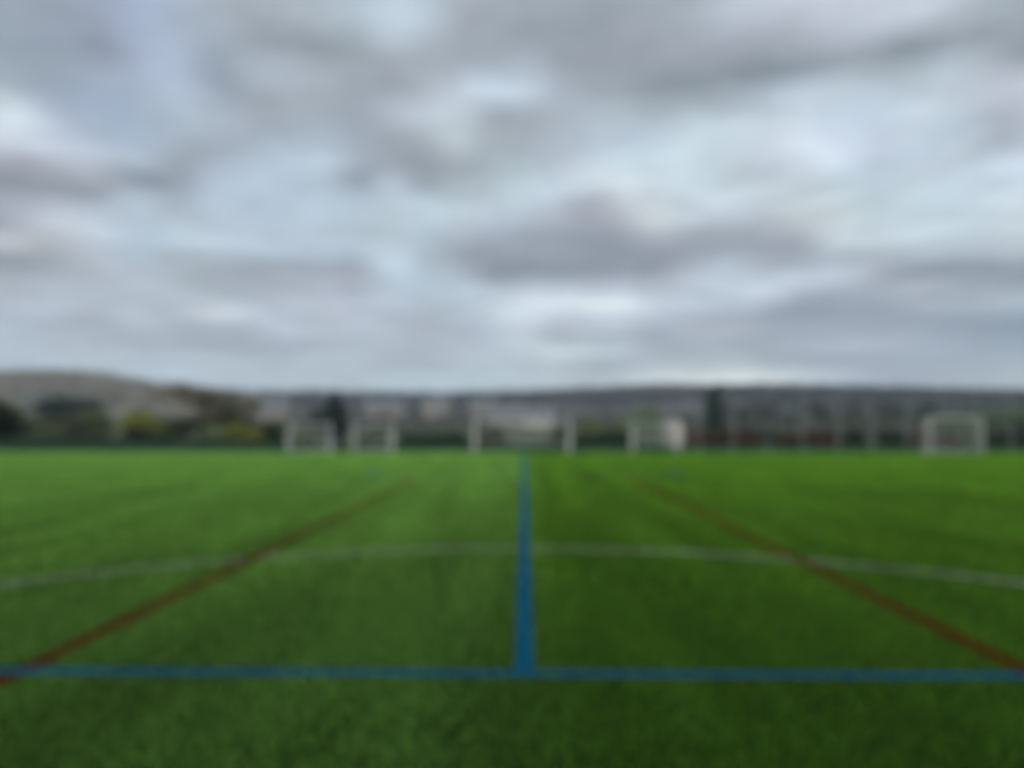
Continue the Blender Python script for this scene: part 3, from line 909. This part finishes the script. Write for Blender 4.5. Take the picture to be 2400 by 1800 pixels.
BG = 0.12                     # strength of the world background
SKY_GAIN = 1.0
CONTRAST = 1.30
SHARPEN = 1.5
world = D.worlds.new("World")
SC.world = world
world.use_nodes = True
nt = world.node_tree
bgn = nt.nodes["Background"]
bgn.inputs["Strength"].default_value = BG
sky = N(nt, "ShaderNodeTexSky", sky_type="NISHITA")
sky.sun_disc = False
sky.sun_elevation = SUN_EL
sky.sun_rotation = SUN_AZ
tc = N(nt, "ShaderNodeTexCoord")
sep = N(nt, "ShaderNodeSeparateXYZ")
nt.links.new(tc.outputs["Generated"], sep.inputs[0])


def M(op, a, b=None, c=None, clamp=False):
    n = N(nt, "ShaderNodeMath", operation=op, use_clamp=clamp)
    for i, v in enumerate((a, b, c)):
        if v is None: continue
        if isinstance(v, (int, float)): n.inputs[i].default_value = v
        else: nt.links.new(v, n.inputs[i])
    return n.outputs[0]


az = M("ARCTAN2", sep.outputs[0], sep.outputs[1])
el = M("ARCSINE", M("MINIMUM", M("MAXIMUM", sep.outputs[2], -1.0), 1.0))
# ragged cloud edges
wn = N(nt, "ShaderNodeTexNoise"); wn.inputs["Scale"].default_value = 14; wn.inputs["Detail"].default_value = 6
mpw = N(nt, "ShaderNodeMapping"); mpw.inputs["Scale"].default_value = (1, 1, 2.6)
nt.links.new(tc.outputs["Generated"], mpw.inputs[0]); nt.links.new(mpw.outputs[0], wn.inputs["Vector"])
sw = N(nt, "ShaderNodeSeparateColor"); nt.links.new(wn.outputs["Color"], sw.inputs[0])
az2 = M("ADD", az, M("MULTIPLY", M("SUBTRACT", sw.outputs[0], 0.5), 0.020))
el2 = M("ADD", el, M("MULTIPLY", M("SUBTRACT", sw.outputs[1], 0.5), 0.009))
A0, A1, NS = R(-37), R(37), 31
u = M("PINGPONG", M("DIVIDE", M("SUBTRACT", az2, A0), A1 - A0), 1.0)
els = [R(e) for e in (2.0, 3.3, 4.5, 5.6, 6.7, 7.8, 9.0, 10.2, 11.4, 12.6, 13.8, 15.0, 16.3, 17.6, 19.0, 20.6, 22.3, 24.0, 26.0, 28.2, 30.5)]
prev = None
for k, e in enumerate(els):
    rp = N(nt, "ShaderNodeValToRGB")
    cr = rp.color_ramp
    cr.interpolation = "CARDINAL"
    for i in range(NS):
        pos = i / (NS - 1)
        a = A0 + (A1 - A0) * pos
        px, py = dir_to_px(a, e)
        at_ = lambda x, y: np.array(photo_sky(x, min(max(y, 20), 885)))
        col = at_(px, py)
        soft = sum(at_(px + 75 * i, py + 45 * j) for i in (-1, 0, 1) for j in (-1, 0, 1)) / 9
        col = col + SHARPEN * float((col - soft) @ (0.3, 0.55, 0.15))
        lum = 0.3 * col[0] + 0.55 * col[1] + 0.15 * col[2]
        ch = 0.82 if lum < 176 else 0.82 + 0.03 * min(10, lum - 176)
        if col[2] - col[0] > 26: ch = 0.85
        col = srgb(*[min(250, 178 + CONTRAST * (lum - 178) + ch * (c - lum)) for c in col])   # the lens softens it again
        if i == 0: elem = cr.elements[0]
        elif i == NS - 1: elem = cr.elements[-1]
        else: elem = cr.elements.new(pos)
        elem.position = pos
        elem.color = (*col, 1)
    nt.links.new(u, rp.inputs["Fac"])
    if prev is None:
        prev = rp.outputs["Color"]
    else:
        f = M("DIVIDE", M("SUBTRACT", el2, els[k - 1]), e - els[k - 1], clamp=True)
        mx = N(nt, "ShaderNodeMix", data_type="RGBA")
        nt.links.new(f, mx.inputs["Factor"]); nt.links.new(prev, mx.inputs["A"]); nt.links.new(rp.outputs["Color"], mx.inputs["B"])
        prev = mx.outputs["Result"]
# cloud overhead is brighter than the cloud low down
lift = N(nt, "ShaderNodeMapRange"); lift.interpolation_type = "SMOOTHSTEP"
lift.inputs["From Min"].default_value = R(31); lift.inputs["From Max"].default_value = R(60)
lift.inputs["To Min"].default_value = SKY_GAIN / BG; lift.inputs["To Max"].default_value = 3.2 * SKY_GAIN / BG
nt.links.new(el, lift.inputs["Value"])
cn = N(nt, "ShaderNodeTexNoise"); cn.inputs["Scale"].default_value = 9; cn.inputs["Detail"].default_value = 8; cn.inputs["Roughness"].default_value = 0.62
dn = M("MAXIMUM", M("ADD", sep.outputs[2], 0.10), 0.05)          # a flat cloud deck seen from below
cmb = N(nt, "ShaderNodeCombineXYZ")
nt.links.new(M("DIVIDE", sep.outputs[0], dn), cmb.inputs[0]); nt.links.new(M("DIVIDE", sep.outputs[1], dn), cmb.inputs[1])
nt.links.new(cmb.outputs[0], cn.inputs["Vector"]); cn.inputs["Scale"].default_value = 2.6
cm = N(nt, "ShaderNodeMapRange"); cm.inputs["From Min"].default_value = 0.3; cm.inputs["From Max"].default_value = 0.7
cm.inputs["To Min"].default_value = 0.80; cm.inputs["To Max"].default_value = 1.20
nt.links.new(cn.outputs["Fac"], cm.inputs["Value"])
tx = N(nt, "ShaderNodeVectorMath", operation="SCALE")
nt.links.new(prev, tx.inputs[0]); nt.links.new(cm.outputs[0], tx.inputs["Scale"])
prev = tx.outputs[0]
scl = N(nt, "ShaderNodeVectorMath", operation="SCALE")
nt.links.new(prev, scl.inputs[0]); nt.links.new(lift.outputs[0], scl.inputs["Scale"])
mix = N(nt, "ShaderNodeMix", data_type="RGBA")
mix.inputs["Factor"].default_value = 0.93
nt.links.new(sky.outputs[0], mix.inputs["A"]); nt.links.new(scl.outputs[0], mix.inputs["B"])
nt.links.new(mix.outputs["Result"], bgn.inputs["Color"])

# ------------------------------------------------------------------ output
SC.view_settings.view_transform = "Standard"
SC.view_settings.look = "None"
SC.view_settings.exposure = 0.0
SC.view_settings.gamma = 1.0
SC.cycles.use_denoising = True
SC.cycles.max_bounces = 6
SC.cycles.volume_bounces = 1
